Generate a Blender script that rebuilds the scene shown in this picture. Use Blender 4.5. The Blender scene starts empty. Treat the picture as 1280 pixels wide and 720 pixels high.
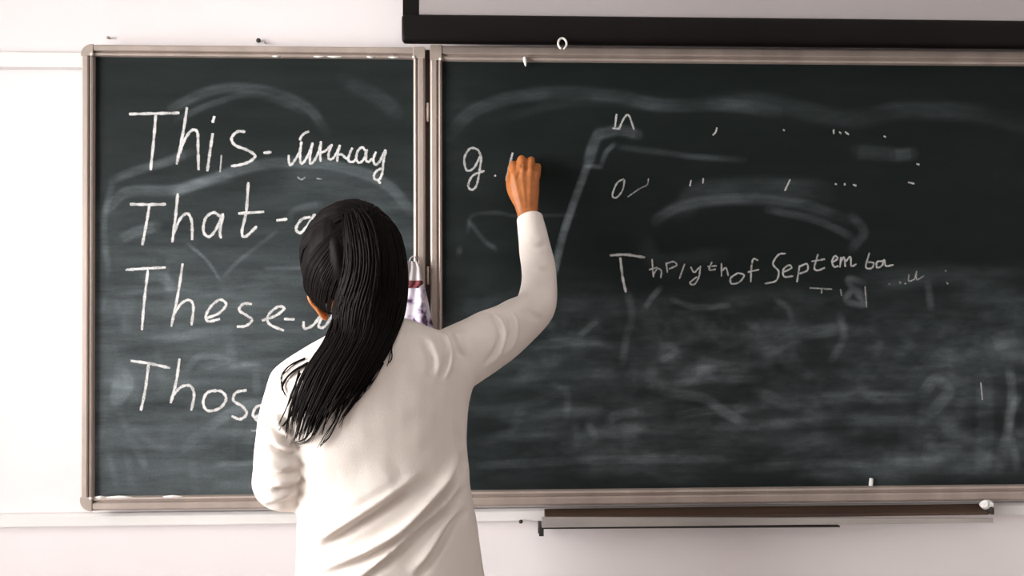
import bpy, bmesh, math, random
import numpy as np
from mathutils import Vector, Matrix, noise
from mathutils.bvhtree import BVHTree

random.seed(7)
rng = np.random.default_rng(7)
scene = bpy.context.scene
COL = scene.collection

# ------------------------------------------------------------------ camera
F = 930.0                       # focal length in pixels of the 1280x720 frame
YAW, PITCH, ROLL = -0.03318, 0.00735, -0.00211
CAM = Vector((0.0, -1.974, 1.39))
RM = Matrix.Rotation(YAW, 3, 'Z') @ Matrix.Rotation(math.pi/2 + PITCH, 3, 'X') @ Matrix.Rotation(ROLL, 3, 'Z')
cd = bpy.data.cameras.new('camera')
cam = bpy.data.objects.new('camera', cd)
COL.objects.link(cam)
cd.sensor_width = 36.0
cd.lens = F/1280*36
cd.clip_start = 0.02
cam.matrix_world = Matrix.Translation(CAM) @ RM.to_4x4()
scene.camera = cam
RMN = np.array(RM)
CAMN = np.array(CAM)

# ------------------------------------------------------------------ light
scene.view_settings.view_transform = 'Standard'
scene.view_settings.look = 'None'
scene.view_settings.gamma = 1
scene.view_settings.use_curve_mapping = False
scene.view_settings.exposure = 0.0
w = bpy.data.worlds.new('sky')
scene.world = w
w.use_nodes = True
w.node_tree.nodes['Background'].inputs[0].default_value = (0.86, 0.93, 1.0, 1)
w.node_tree.nodes['Background'].inputs[1].default_value = 1.0

WALL_L = -2.7
WINDOWS = [(-2.35, -0.55), (-4.75, -2.95)]     # daylight openings in the left wall (Y range)
WZ0, WZ1 = 0.35, 2.50

def area(name, loc, rot, sx, sy, power, color):
    l = bpy.data.lights.new(name, 'AREA')
    l.shape = 'RECTANGLE'
    l.size, l.size_y, l.energy, l.color = sx, sy, power, color
    o = bpy.data.objects.new(name, l)
    o.location = loc
    o.rotation_euler = rot
    COL.objects.link(o)
    return o
for i, (y0, y1) in enumerate(WINDOWS):
    area('window_daylight', (WALL_L-0.22, (y0+y1)/2, (WZ0+WZ1)/2), (0, -math.pi/2, 0), WZ1-WZ0, y1-y0,
         (310, 255)[i], (1.0, 0.982, 0.965))

# ------------------------------------------------------------------ helpers
def ray(px, py):
    d = RM @ Vector(((px-640)/F, -(py-360)/F, -1.0))
    return d
def P(px, py, Y=0.0):
    """point of the vertical plane at depth Y that stands where the photograph shows it"""
    d = ray(px, py)
    return CAM + d*((Y-CAM.y)/d.y)
def proj(V):
    d = (np.asarray(V)-CAMN) @ RMN
    return 640+F*d[:, 0]/-d[:, 2], 360-F*d[:, 1]/-d[:, 2]
def mpp(Y):
    return (Y-CAM.y)/F
def catmull(pts, n=8):
    pts = [np.array(p, float) for p in pts]
    if len(pts) < 3:
        return [pts[0]+(pts[-1]-pts[0])*t for t in np.linspace(0, 1, n+1)]
    q = [2*pts[0]-pts[1]]+pts+[2*pts[-1]-pts[-2]]
    out = []
    for i in range(1, len(q)-2):
        for k in range(n):
            t = k/n
            out.append(0.5*((2*q[i])+(-q[i-1]+q[i+1])*t+(2*q[i-1]-5*q[i]+4*q[i+1]-q[i+2])*t*t+(-q[i-1]+3*q[i]-3*q[i+1]+q[i+2])*t**3))
    out.append(pts[-1])
    return out

class MB:
    def __init__(s):
        s.v, s.f = [], []
    def add(s, verts, faces):
        b = len(s.v)
        s.v += [tuple(map(float, v)) for v in verts]
        s.f += [tuple(b+i for i in f) for f in faces]
        return s
    def box(s, x0, x1, y0, y1, z0, z1):
        v = [(x, y, z) for x in (x0, x1) for y in (y0, y1) for z in (z0, z1)]
        return s.add(v, [(0, 1, 3, 2), (4, 6, 7, 5), (0, 4, 5, 1), (2, 3, 7, 6), (0, 2, 6, 4), (1, 5, 7, 3)])
    def rings(s, rings, cap=True):
        n = len(rings[0]); m = len(rings)
        v = [p for r in rings for p in r]
        f = [(i*n+j, i*n+(j+1) % n, (i+1)*n+(j+1) % n, (i+1)*n+j) for i in range(m-1) for j in range(n)]
        if cap:
            c0, c1 = len(v), len(v)+1
            v.append(tuple(np.mean(rings[0], axis=0))); v.append(tuple(np.mean(rings[-1], axis=0)))
            f += [(c0, (j+1) % n, j) for j in range(n)]
            f += [(c1, (m-1)*n+j, (m-1)*n+(j+1) % n) for j in range(n)]
        return s.add(v, f)
    def tube(s, pts, rad, n=12, sub=6, ball=True):
        """tapering tube through pts (radius per point), rounded at both ends"""
        full = [np.array([*p, r]) for p, r in zip(pts, rad)]
        path = catmull(full, sub)
        rings = []
        ref = None
        for i, q in enumerate(path):
            a = path[max(i-1, 0)][:3]; b = path[min(i+1, len(path)-1)][:3]
            t = Vector(b-a).normalized()
            if ref is None:
                ref = t.orthogonal().normalized()
            ref = (ref-t*ref.dot(t)).normalized()
            bi = t.cross(ref)
            c = Vector(q[:3])
            if ball and i == 0:
                for k in (3, 2, 1):
                    an = k/3.3*math.pi/2
                    rings.append([c-t*q[3]*math.sin(an)+(ref*math.cos(2*math.pi*j/n)+bi*math.sin(2*math.pi*j/n))*q[3]*math.cos(an) for j in range(n)])
            rings.append([c+(ref*math.cos(2*math.pi*j/n)+bi*math.sin(2*math.pi*j/n))*q[3] for j in range(n)])
            if ball and i == len(path)-1:
                for k in (1, 2, 3):
                    an = k/3.3*math.pi/2
                    rings.append([c+t*q[3]*math.sin(an)+(ref*math.cos(2*math.pi*j/n)+bi*math.sin(2*math.pi*j/n))*q[3]*math.cos(an) for j in range(n)])
        return s.rings(rings)
    def ellipsoid(s, c, r, rot=None, nu=24, nv=14):
        c = Vector(c); R = rot or Matrix.Identity(3)
        rings = []
        for i in range(1, nv):
            th = math.pi*i/nv
            rings.append([c+R @ Vector((r[0]*math.sin(th)*math.cos(2*math.pi*j/nu), r[1]*math.sin(th)*math.sin(2*math.pi*j/nu), -r[2]*math.cos(th))) for j in range(nu)])
        return s.rings(rings)
    def mesh(s, name):
        me = bpy.data.meshes.new(name)
        me.from_pydata(s.v, [], s.f)
        me.update()
        bm = bmesh.new(); bm.from_mesh(me)
        bmesh.ops.recalc_face_normals(bm, faces=bm.faces)
        bm.to_mesh(me); bm.free()
        return me
    def build(s, name, mat, parent=None, smooth=False, bevel=0.0):
        return link(name, s.mesh(name), mat, parent, smooth, bevel)

def link(name, me, mat, parent=None, smooth=False, bevel=0.0):
    o = bpy.data.objects.new(name, me)
    COL.objects.link(o)
    if mat:
        me.materials.append(mat)
    if parent:
        o.parent = parent
        o.matrix_parent_inverse = Matrix.Translation(-parent.location)
    if bevel:
        b = o.modifiers.new('bevel', 'BEVEL'); b.width = bevel; b.segments = 2; b.limit_method = 'ANGLE'
    if smooth:
        for p in me.polygons: p.use_smooth = True
    return o
def tag(o, label=None, cat=None, group=None, kind=None):
    if label: o['label'] = label
    if cat: o['category'] = cat
    if group: o['group'] = group
    if kind: o['kind'] = kind
    return o
def empty(name, loc):
    o = bpy.data.objects.new(name, None)
    o.location = loc
    o.empty_display_size = 0.05
    COL.objects.link(o)
    return o
def remesh(mb, voxel, smooth):
    me = mb.mesh('tmp')
    o = bpy.data.objects.new('tmp', me); COL.objects.link(o)
    m = o.modifiers.new('r', 'REMESH'); m.mode = 'VOXEL'; m.voxel_size = voxel
    if smooth:
        s = o.modifiers.new('s', 'SMOOTH'); s.factor = 0.5; s.iterations = smooth
    dg = bpy.context.evaluated_depsgraph_get()
    out = bpy.data.meshes.new_from_object(o.evaluated_get(dg))
    bpy.data.objects.remove(o); bpy.data.meshes.remove(me)
    return out
def get_co(me):
    a = np.empty(len(me.vertices)*3); me.vertices.foreach_get('co', a); return a.reshape(-1, 3)
def get_no(me):
    a = np.empty(len(me.vertices)*3); me.vertices.foreach_get('normal', a); return a.reshape(-1, 3)
def set_co(me, a):
    me.vertices.foreach_set('co', a.ravel()); me.update()

# ------------------------------------------------------------------ materials
def mat(name, color, rough=0.6, metal=0.0, var=0.0, vscale=6.0, bump=0.0, bscale=60.0, stretch=(1, 1, 1), spec=0.5, color2=None):
    m = bpy.data.materials.new(name); m.use_nodes = True
    nt = m.node_tree; N = nt.nodes; L = nt.links
    b = N['Principled BSDF']
    b.inputs['Base Color'].default_value = (*color, 1)
    b.inputs['Roughness'].default_value = rough
    b.inputs['Metallic'].default_value = metal
    b.inputs['Specular IOR Level'].default_value = spec
    tc = N.new('ShaderNodeTexCoord'); mp = N.new('ShaderNodeMapping'); mp.inputs['Scale'].default_value = stretch
    L.new(tc.outputs['Object'], mp.inputs[0])
    if var or color2:
        nz = N.new('ShaderNodeTexNoise'); nz.inputs['Scale'].default_value = vscale; nz.inputs['Detail'].default_value = 5
        L.new(mp.outputs[0], nz.inputs['Vector'])
        mx = N.new('ShaderNodeMix'); mx.data_type = 'RGBA'
        c2 = color2 or tuple(max(0, c*(1-var)) for c in color)
        mx.inputs[6].default_value = (*color, 1); mx.inputs[7].default_value = (*c2, 1)
        rp = N.new('ShaderNodeValToRGB'); rp.color_ramp.elements[0].position = .35; rp.color_ramp.elements[1].position = .7
        L.new(nz.outputs[0], rp.inputs[0]); L.new(rp.outputs[0], mx.inputs[0]); L.new(mx.outputs[2], b.inputs['Base Color'])
    if bump:
        n2 = N.new('ShaderNodeTexNoise'); n2.inputs['Scale'].default_value = bscale; n2.inputs['Detail'].default_value = 4
        L.new(mp.outputs[0], n2.inputs['Vector'])
        bp = N.new('ShaderNodeBump'); bp.inputs['Strength'].default_value = bump; bp.inputs['Distance'].default_value = 0.004
        L.new(n2.outputs[0], bp.inputs['Height']); L.new(bp.outputs[0], b.inputs['Normal'])
    return m

M_WALL = mat('wall_paint', (0.80, 0.745, 0.75), 0.85, var=0.05, vscale=2.5, bump=0.12, bscale=35, spec=0.2)
M_WALL_IN = mat('room_paint', (0.72, 0.69, 0.685), 0.9, var=0.04, vscale=2, spec=0.2)
M_TRIM = mat('trim_paint', (0.78, 0.75, 0.73), 0.6, var=0.12, vscale=9, stretch=(.3, 1, 1), bump=0.1, bscale=30)
M_CEIL = mat('ceiling_paint', (0.8, 0.79, 0.77), 0.9, var=0.03)
M_FLOOR = mat('floor_boards', (0.24, 0.19, 0.165), 0.5, var=0.4, vscale=8, stretch=(1, .15, 1))
M_FRAME = mat('champagne_aluminium', (0.455, 0.375, 0.33), 0.48, metal=0.4, var=0.2, vscale=14, stretch=(1, 1, .25), bump=0.04)
M_CORNER = mat('corner_plastic', (0.40, 0.33, 0.28), 0.5, var=0.15, vscale=30)
M_GAP = mat('hinge_rubber', (0.045, 0.025, 0.018), 0.7, var=.3)
M_HINGE = mat('hinge_metal', (0.62, 0.48, 0.42), 0.4, metal=.4, var=.2, vscale=50)
M_WOOD = mat('tray_wood', (0.085, 0.048, 0.030), 0.55, var=0.5, vscale=14, stretch=(.12, 1, 1), bump=.1)
M_LIP = mat('tray_lip_paint', (0.42, 0.385, 0.36), 0.5, var=0.25, vscale=12, stretch=(.2, 1, 1))
M_DARK = mat('dark_metal', (0.03, 0.026, 0.024), 0.6, var=.3)
M_BLACK = mat('screen_black', (0.004, 0.0026, 0.0026), 0.5, var=.4, vscale=10, spec=.15)
M_SCREEN = mat('screen_fabric', (0.36, 0.325, 0.325), 0.9, var=.05, vscale=2)
M_WHITE = mat('white_plastic', (0.7, 0.67, 0.63), 0.4, var=.1, vscale=80)
M_CHALKSTICK = mat('chalk_stick', (0.82, 0.80, 0.78), 0.95, var=.12, vscale=60, bump=.3, bscale=200)
M_SWEATER = mat('cream_knit', (0.80, 0.725, 0.67), 0.92, var=0.05, vscale=12, bump=0.16, bscale=420, spec=.15)
M_SKIN = mat('skin', (0.44, 0.145, 0.038), 0.5, var=0.22, vscale=30, bump=.15, bscale=120, spec=.4)
M_SKIN.node_tree.nodes['Principled BSDF'].inputs['Subsurface Weight'].default_value = 0.12
M_SKIN.node_tree.nodes['Principled BSDF'].inputs['Subsurface Radius'].default_value = (0.012, 0.004, 0.002)
M_HAIR = mat('dark_hair', (0.0032, 0.0021, 0.0021), 0.55, color2=(0.006, 0.0036, 0.0034), vscale=20, spec=.07)
M_TROUSER = mat('trouser_cloth', (0.03, 0.03, 0.035), 0.9, var=.3, vscale=20)
M_SHOE = mat('shoe_leather', (0.015, 0.013, 0.012), 0.4, var=.2)
M_EYE = mat('eye_white', (0.75, 0.72, 0.68), 0.2, var=.05)
M_LIPS = mat('lips', (0.36, 0.09, 0.07), 0.45, var=.1)
M_RED = mat('red_band', (0.16, 0.025, 0.03), 0.8, var=.4, vscale=90)
M_GREYCLOTH = mat('grey_white_cloth', (0.52, 0.48, 0.48), 0.9, var=.15, vscale=30)
M_WINFRAME = mat('window_paint', (0.78, 0.78, 0.76), 0.45, var=.05)

def glass_mat():
    m = bpy.data.materials.new('window_glass'); m.use_nodes = True
    nt = m.node_tree; N = nt.nodes; L = nt.links
    N.remove(N['Principled BSDF'])
    t = N.new('ShaderNodeBsdfTransparent'); g = N.new('ShaderNodeBsdfGlossy'); g.inputs['Roughness'].default_value = .02
    fr = N.new('ShaderNodeFresnel'); mx = N.new('ShaderNodeMixShader')
    L.new(fr.outputs[0], mx.inputs[0]); L.new(t.outputs[0], mx.inputs[1]); L.new(g.outputs[0], mx.inputs[2])
    L.new(mx.outputs[0], N['Material Output'].inputs[0])
    return m
M_GLASS = glass_mat()

def board_mat():
    """dark green slate with chalk dust; the dust amount is a per-vertex stain map"""
    m = bpy.data.materials.new('chalkboard_slate'); m.use_nodes = True
    nt = m.node_tree; N = nt.nodes; L = nt.links
    b = N['Principled BSDF']
    at = N.new('ShaderNodeAttribute'); at.attribute_name = 'chalk'
    tc = N.new('ShaderNodeTexCoord')
    mp = N.new('ShaderNodeMapping'); mp.inputs['Scale'].default_value = (.38, 1, 2.3); L.new(tc.outputs['Object'], mp.inputs[0])
    nz = N.new('ShaderNodeTexNoise'); nz.inputs['Scale'].default_value = 9; nz.inputs['Detail'].default_value = 8; nz.inputs['Roughness'].default_value = .62
    L.new(mp.outputs[0], nz.inputs['Vector'])
    fine = N.new('ShaderNodeTexNoise'); fine.inputs['Scale'].default_value = 420; fine.inputs['Detail'].default_value = 2
    L.new(tc.outputs['Object'], fine.inputs['Vector'])
    r1 = N.new('ShaderNodeMapRange'); r1.inputs[1].default_value = .3; r1.inputs[2].default_value = .7; r1.inputs[3].default_value = .4; r1.inputs[4].default_value = 1.5
    L.new(nz.outputs[0], r1.inputs[0])
    r2 = N.new('ShaderNodeMapRange'); r2.inputs[1].default_value = .3; r2.inputs[2].default_value = .7; r2.inputs[3].default_value = .85; r2.inputs[4].default_value = 1.15
    L.new(fine.outputs[0], r2.inputs[0])
    a = N.new('ShaderNodeMath'); a.operation = 'MULTIPLY'; L.new(at.outputs['Fac'], a.inputs[0]); L.new(r1.outputs[0], a.inputs[1])
    c = N.new('ShaderNodeMath'); c.operation = 'MULTIPLY'; c.use_clamp = True; L.new(a.outputs[0], c.inputs[0]); L.new(r2.outputs[0], c.inputs[1])
    mx = N.new('ShaderNodeMix'); mx.data_type = 'RGBA'
    mx.inputs[6].default_value = (0.0050, 0.0085, 0.0078, 1); mx.inputs[7].default_value = (0.45, 0.52, 0.555, 1)
    L.new(c.outputs[0], mx.inputs[0]); L.new(mx.outputs[2], b.inputs['Base Color'])
    b.inputs['Roughness'].default_value = .7
    b.inputs['Specular IOR Level'].default_value = .12
    return m
M_BOARD = board_mat()

def chalk_mat(name, strength):
    m = bpy.data.materials.new(name); m.use_nodes = True
    nt = m.node_tree; N = nt.nodes; L = nt.links
    b = N['Principled BSDF']; b.inputs['Base Color'].default_value = (.80, .79, .78, 1); b.inputs['Roughness'].default_value = .95
    b.inputs['Specular IOR Level'].default_value = .1
    tc = N.new('ShaderNodeTexCoord')
    nz = N.new('ShaderNodeTexNoise'); nz.inputs['Scale'].default_value = 260; nz.inputs['Detail'].default_value = 3
    L.new(tc.outputs['Object'], nz.inputs['Vector'])
    n2 = N.new('ShaderNodeTexNoise'); n2.inputs['Scale'].default_value = 35; L.new(tc.outputs['Object'], n2.inputs['Vector'])
    sm = N.new('ShaderNodeMath'); sm.operation = 'ADD'; L.new(nz.outputs[0], sm.inputs[0]); L.new(n2.outputs[0], sm.inputs[1])
    at = N.new('ShaderNodeAttribute'); at.attribute_name = 'cover'
    r = N.new('ShaderNodeMapRange'); r.inputs[1].default_value = .72; r.inputs[2].default_value = 1.12; r.inputs[3].default_value = .45*strength; r.inputs[4].default_value = strength
    L.new(sm.outputs[0], r.inputs[0])
    ml = N.new('ShaderNodeMath'); ml.operation = 'MULTIPLY'; ml.use_clamp = True; L.new(r.outputs[0], ml.inputs[0]); L.new(at.outputs['Fac'], ml.inputs[1])
    t = N.new('ShaderNodeBsdfTransparent'); mx = N.new('ShaderNodeMixShader')
    L.new(ml.outputs[0], mx.inputs[0]); L.new(t.outputs[0], mx.inputs[1]); L.new(b.outputs[0], mx.inputs[2])
    L.new(mx.outputs[0], N['Material Output'].inputs[0])
    return m
M_CHALK = chalk_mat('white_chalk', .85)
M_CHALK2 = chalk_mat('faint_chalk', .55)
M_CHALK3 = chalk_mat('rubbed_chalk', .33)

def floral_mat():
    m = bpy.data.materials.new('floral_cloth'); m.use_nodes = True
    nt = m.node_tree; N = nt.nodes; L = nt.links
    b = N['Principled BSDF']; b.inputs['Roughness'].default_value = .9
    tc = N.new('ShaderNodeTexCoord')
    nz = N.new('ShaderNodeTexNoise'); nz.inputs['Scale'].default_value = 45; L.new(tc.outputs['Object'], nz.inputs['Vector'])
    ad = N.new('ShaderNodeMix'); ad.data_type = 'RGBA'; ad.blend_type = 'LINEAR_LIGHT'; ad.inputs[0].default_value = .022
    L.new(tc.outputs['Object'], ad.inputs[6]); L.new(nz.outputs['Color'], ad.inputs[7])
    v = N.new('ShaderNodeTexVoronoi'); v.inputs['Scale'].default_value = 21; L.new(ad.outputs[2], v.inputs['Vector'])
    r = N.new('ShaderNodeValToRGB')
    e = r.color_ramp.elements
    e[0].position = .0; e[0].color = (.20, .14, .22, 1)
    e[1].position = .5; e[1].color = (.66, .60, .68, 1)
    x = r.color_ramp.elements.new(.26); x.color = (.055, .03, .07, 1)
    x = r.color_ramp.elements.new(.36); x.color = (.40, .32, .44, 1)
    L.new(v.outputs['Distance'], r.inputs[0]); L.new(r.outputs[0], b.inputs['Base Color'])
    return m
M_FLORAL = floral_mat()

# ------------------------------------------------------------------ room shell
RX0, RX1, RY0, RH = WALL_L, 4.6, -6.2, 3.05
tag(MB().box(RX0-.2, RX1+.2, 0, .2, 0, RH).build('wall_back', M_WALL), kind='structure')
tag(MB().box(RX0-.2, RX1+.2, RY0-.2, .2, -.1, 0).build('floor', M_FLOOR), kind='structure')
tag(MB().box(RX0-.2, RX1+.2, RY0-.2, .2, RH, RH+.1).build('ceiling', M_CEIL), kind='structure')
tag(MB().box(RX1, RX1+.2, RY0, 0, 0, RH).build('wall_right', M_WALL_IN), kind='structure')
tag(MB().box(RX0-.2, RX1+.2, RY0-.2, RY0, 0, RH).build('wall_rear', M_WALL_IN), kind='structure')
wl = MB()
wl.box(RX0-.2, RX0, RY0, 0, 0, WZ0); wl.box(RX0-.2, RX0, RY0, 0, WZ1, RH)
ys = [RY0]+[v for p in sorted(WINDOWS) for v in p]+[0]
for a, b in zip(ys[0::2], ys[1::2]):
    wl.box(RX0-.2, RX0, a, b, WZ0, WZ1)
tag(wl.build('wall_left', M_WALL_IN), kind='structure')
for i, (y0, y1) in enumerate(WINDOWS):
    r = tag(empty('window_%d' % (i+1), (RX0-.1, (y0+y1)/2, WZ0)), kind='structure')
    x0, x1, ym = RX0-.13, RX0-.07, (y0+y1)/2
    fr = MB()
    fr.box(x0, x1, y0, y0+.05, WZ0, WZ1); fr.box(x0, x1, y1-.05, y1, WZ0, WZ1)
    fr.box(x0, x1, y0+.05, y1-.05, WZ0, WZ0+.05); fr.box(x0, x1, y0+.05, y1-.05, WZ1-.05, WZ1)
    fr.build('window_frame', M_WINFRAME, r)
    MB().box(x0, x1, ym-.03, ym+.03, WZ0+.05, WZ1-.05).build('mullion', M_WINFRAME, r)
    for a, b in ((y0+.05, ym-.03), (ym+.03, y1-.05)):
        MB().box(RX0-.103, RX0-.097, a, b, WZ0+.05, WZ1-.05).build('pane', M_GLASS, r)
    MB().box(RX0-.07, RX0+.06, y0, y1, WZ0-.03, WZ0).build('window_sill', M_WINFRAME, r)

# two painted battens run along the board wall
t1, t0 = P(50, 66).z, P(50, 87).z
b1, b0 = P(30, 641).z, P(30, 656).z
def strip(name, z0, z1, d):
    m = MB()
    prof = [(0, z0), (-d, z0+.001), (-d, z1-.006), (-d*.6, z1), (0, z1)]
    m.rings([[(x, y, z) for y, z in prof] for x in (RX0, RX1)])
    return tag(m.build(name, M_TRIM), kind='structure')
strip('trim_1', t0, t1, .020)
strip('trim_2', b0, b1, .020)

# ------------------------------------------------------------------ chalkboards
FD = 0.042                                  # how far the frame stands off the wall
PY = -0.030                                 # face of the slate
def zx(px, py): p = P(px, py, PY); return p.x, p.z
X_WL = P(119, 345, PY).x; X_WR = P(517, 300, PY).x
X_ML = P(553, 300, PY).x; X_MR = X_ML+2.05
Z_T = P(553, 77, PY).z; Z_B = P(553, 613, PY).z
Z_TW = P(320, 73, PY).z; Z_BW = P(116, 620, PY).z
FW = 0.031                                  # rail width
BK = -.0205                                 # the boards hang on the two battens

def stroke_field(chx, chz, strokes):
    pass

SM = []      # smears in photograph pixels: (points, width px, amount, softness)
def sm(pts, wd, am, soft=1.0): SM.append((pts, wd, am, soft))
# left wing
sm([(215, 135), (250, 118), (290, 110), (340, 115), (385, 135), (408, 165)], 13, .05)
sm([(220, 150), (270, 128), (320, 118), (380, 140)], 9, .035)
sm([(430, 100), (470, 120), (495, 140)], 20, .02)
sm([(140, 225), (165, 215), (200, 205), (240, 190)], 11, .06)
sm([(135, 260), (160, 240), (215, 238), (260, 225), (320, 207), (380, 203), (440, 212), (485, 232), (512, 262)], 14, .085)
sm([(215, 243), (250, 230), (290, 222)], 12, .05)
sm([(150, 300), (170, 290), (195, 283)], 14, .09)
sm([(140, 230), (130, 280), (135, 340)], 9, .06)
sm([(235, 305), (258, 325), (275, 350)], 4, .10, .6)
sm([(280, 345), (300, 325), (345, 290)], 6, .05)
sm([(360, 275), (370, 262), (400, 255)], 9, .07)
sm([(345, 225), (420, 225), (480, 250), (510, 300)], 45, .03, 2)
sm([(330, 335), (380, 335)], 5, .07)
sm([(130, 365), (200, 358), (300, 365), (380, 352)], 16, .04)
sm([(120, 430), (200, 425), (260, 415), (330, 410), (380, 412)], 12, .055)
sm([(235, 460), (250, 445), (285, 450), (250, 460)], 9, .06)
sm([(300, 455), (325, 455)], 5, .07)
sm([(230, 560), (260, 535), (300, 510), (340, 500)], 13, .05)
sm([(150, 470), (145, 500), (160, 480), (150, 460)], 16, .07)
sm([(175, 350), (200, 345), (215, 360)], 14, .07)
sm([(270, 580), (330, 578)], 8, .10)
sm([(330, 575), (420, 570), (500, 570)], 10, .05)
sm([(270, 607), (330, 606), (400, 604)], 11, .07)
sm([(150, 520), (180, 580), (165, 540), (200, 560)], 10, .05)
sm([(250, 385), (330, 380), (400, 388)], 8, .035)
for i in range(46):      # vertical and level wiping streaks in the lower half of the wing
    x = random.uniform(118, 330); y = random.uniform(300, 612)
    if random.random() < .45: q = [(x, y), (x+random.uniform(-14, 14), y+random.uniform(25, 60))]
    else: q = [(x, y), (x+random.uniform(20, 50), y-random.uniform(-5, 6)), (x+random.uniform(60, 120), y-random.uniform(-4, 14))]
    sm(q, random.uniform(5, 15), random.uniform(.012, .04), 1.2)
# main board
sm([(560, 170), (590, 140), (640, 122), (700, 116), (770, 120), (830, 132), (900, 130), (970, 140)], 17, .030)
sm([(640, 145), (700, 130), (760, 128), (830, 135), (920, 130)], 12, .014)
sm([(880, 128), (960, 128), (1030, 145), (1075, 148), (1130, 138), (1200, 140), (1280, 155)], 22, .022, 1.4)
sm([(690, 350), (705, 290), (722, 240), (735, 205)], 10, .17, .6)
sm([(735, 205), (742, 180), (750, 165)], 14, .10)
sm([(748, 168), (775, 163), (797, 168)], 14, .12)
sm([(752, 205), (758, 190), (768, 180)], 7, .09)
sm([(733, 207), (752, 209)], 6, .10)
sm([(775, 184), (810, 188), (860, 195), (930, 200)], 8, .05)
sm([(820, 275), (850, 258), (900, 250), (960, 250), (1010, 258), (1060, 275)], 14, .045)
sm([(850, 262), (880, 240), (960, 235), (1030, 240)], 26, .025, 1.5)
sm([(960, 262), (1020, 275), (1065, 296)], 10, .06)
sm([(1065, 270), (1080, 290), (1065, 310)], 12, .06)
sm([(800, 300), (830, 330), (900, 320)], 24, .02, 1.5)
sm([(1118, 194), (1140, 192)], 16, .10)
sm([(1070, 190), (1120, 193)], 18, .03)
sm([(1080, 372), (1068, 362), (1058, 375), (1080, 380), (1060, 350), (1080, 354)], 9, .09)
sm([(806, 385), (815, 372), (825, 360)], 8, .13, .7)
sm([(840, 375), (870, 384), (910, 382)], 8, .08)
sm([(785, 365), (790, 395), (783, 420), (778, 455)], 10, .07)
sm([(725, 420), (735, 410), (748, 400)], 7, .08)
sm([(585, 290), (590, 270), (620, 266), (650, 270), (720, 268)], 5, .05, .8)
sm([(585, 275), (605, 300), (620, 312)], 6, .05)
sm([(573, 318), (575, 310)], 7, .09)
sm([(835, 440), (840, 448)], 20, .11)
sm([(870, 464), (890, 463)], 10, .10)
sm([(970, 375), (985, 385), (990, 400)], 8, .06)
sm([(1050, 395), (1055, 420), (1040, 450)], 8, .06)
sm([(960, 440), (1000, 420), (1050, 410)], 12, .05)
sm([(1155, 490), (1170, 475), (1185, 490), (1165, 515)], 12, .09)
sm([(1230, 475), (1232, 530), (1228, 590)], 16, .05)
sm([(1262, 460), (1265, 500), (1255, 560)], 9, .11)
sm([(1240, 430), (1272, 420)], 16, .05)
sm([(1275, 490), (1262, 530), (1272, 585)], 8, .08)
sm([(1180, 430), (1185, 480), (1190, 560), (1215, 580)], 22, .025, 1.5)
sm([(1080, 352), (1160, 345), (1280, 350)], 26, .03, 1.6)
sm([(1160, 355), (1164, 385)], 9, .07)
sm([(1200, 365), (1250, 370), (1280, 385)], 34, .03, 1.6)
for y, x0, x1, a in ((578, 600, 900, .06), (582, 920, 1180, .045), (590, 1000, 1250, .03), (530, 900, 1180, .04), (500, 960, 1140, .045),
                     (470, 640, 760, .035), (520, 620, 760, .04), (545, 640, 800, .02), (430, 660, 760, .05), (478, 830, 950, .05), (515, 850, 930, .07)):
    sm([(x0, y+4), ((x0+x1)/2, y-3), (x1, y-4)], random.uniform(8, 14), a)
sm([(830, 490), (880, 498), (905, 515), (930, 528)], 10, .10)
sm([(760, 525), (775, 518), (800, 515)], 9, .10)
sm([(735, 530), (745, 545)], 8, .06)
sm([(945, 490), (985, 505), (1000, 503)], 12, .07)
for i in range(150):      # dusty wiping strokes over the lower half of the main board
    x = random.uniform(590, 1500); y = 385+215*random.random()**.85
    ln = random.uniform(30, 150); a = random.gauss(-.1, .22)
    q = [(x, y), (x+ln*.5*math.cos(a), y+ln*.5*math.sin(a)-random.uniform(-8, 8)), (x+ln*math.cos(a), y+ln*math.sin(a))]
    sm(q, random.uniform(8, 30), random.uniform(.005, .026), random.uniform(1.2, 2))
for i in range(16):
    x = random.uniform(640, 1300); y = random.uniform(385, 560)
    q = [(x, y), (x+random.uniform(-22, 22), y+random.uniform(8, 30)), (x+random.uniform(-22, 22), y+random.uniform(20, 45))]
    sm(q, random.uniform(5, 12), random.uniform(.015, .045), 1.5)

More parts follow.
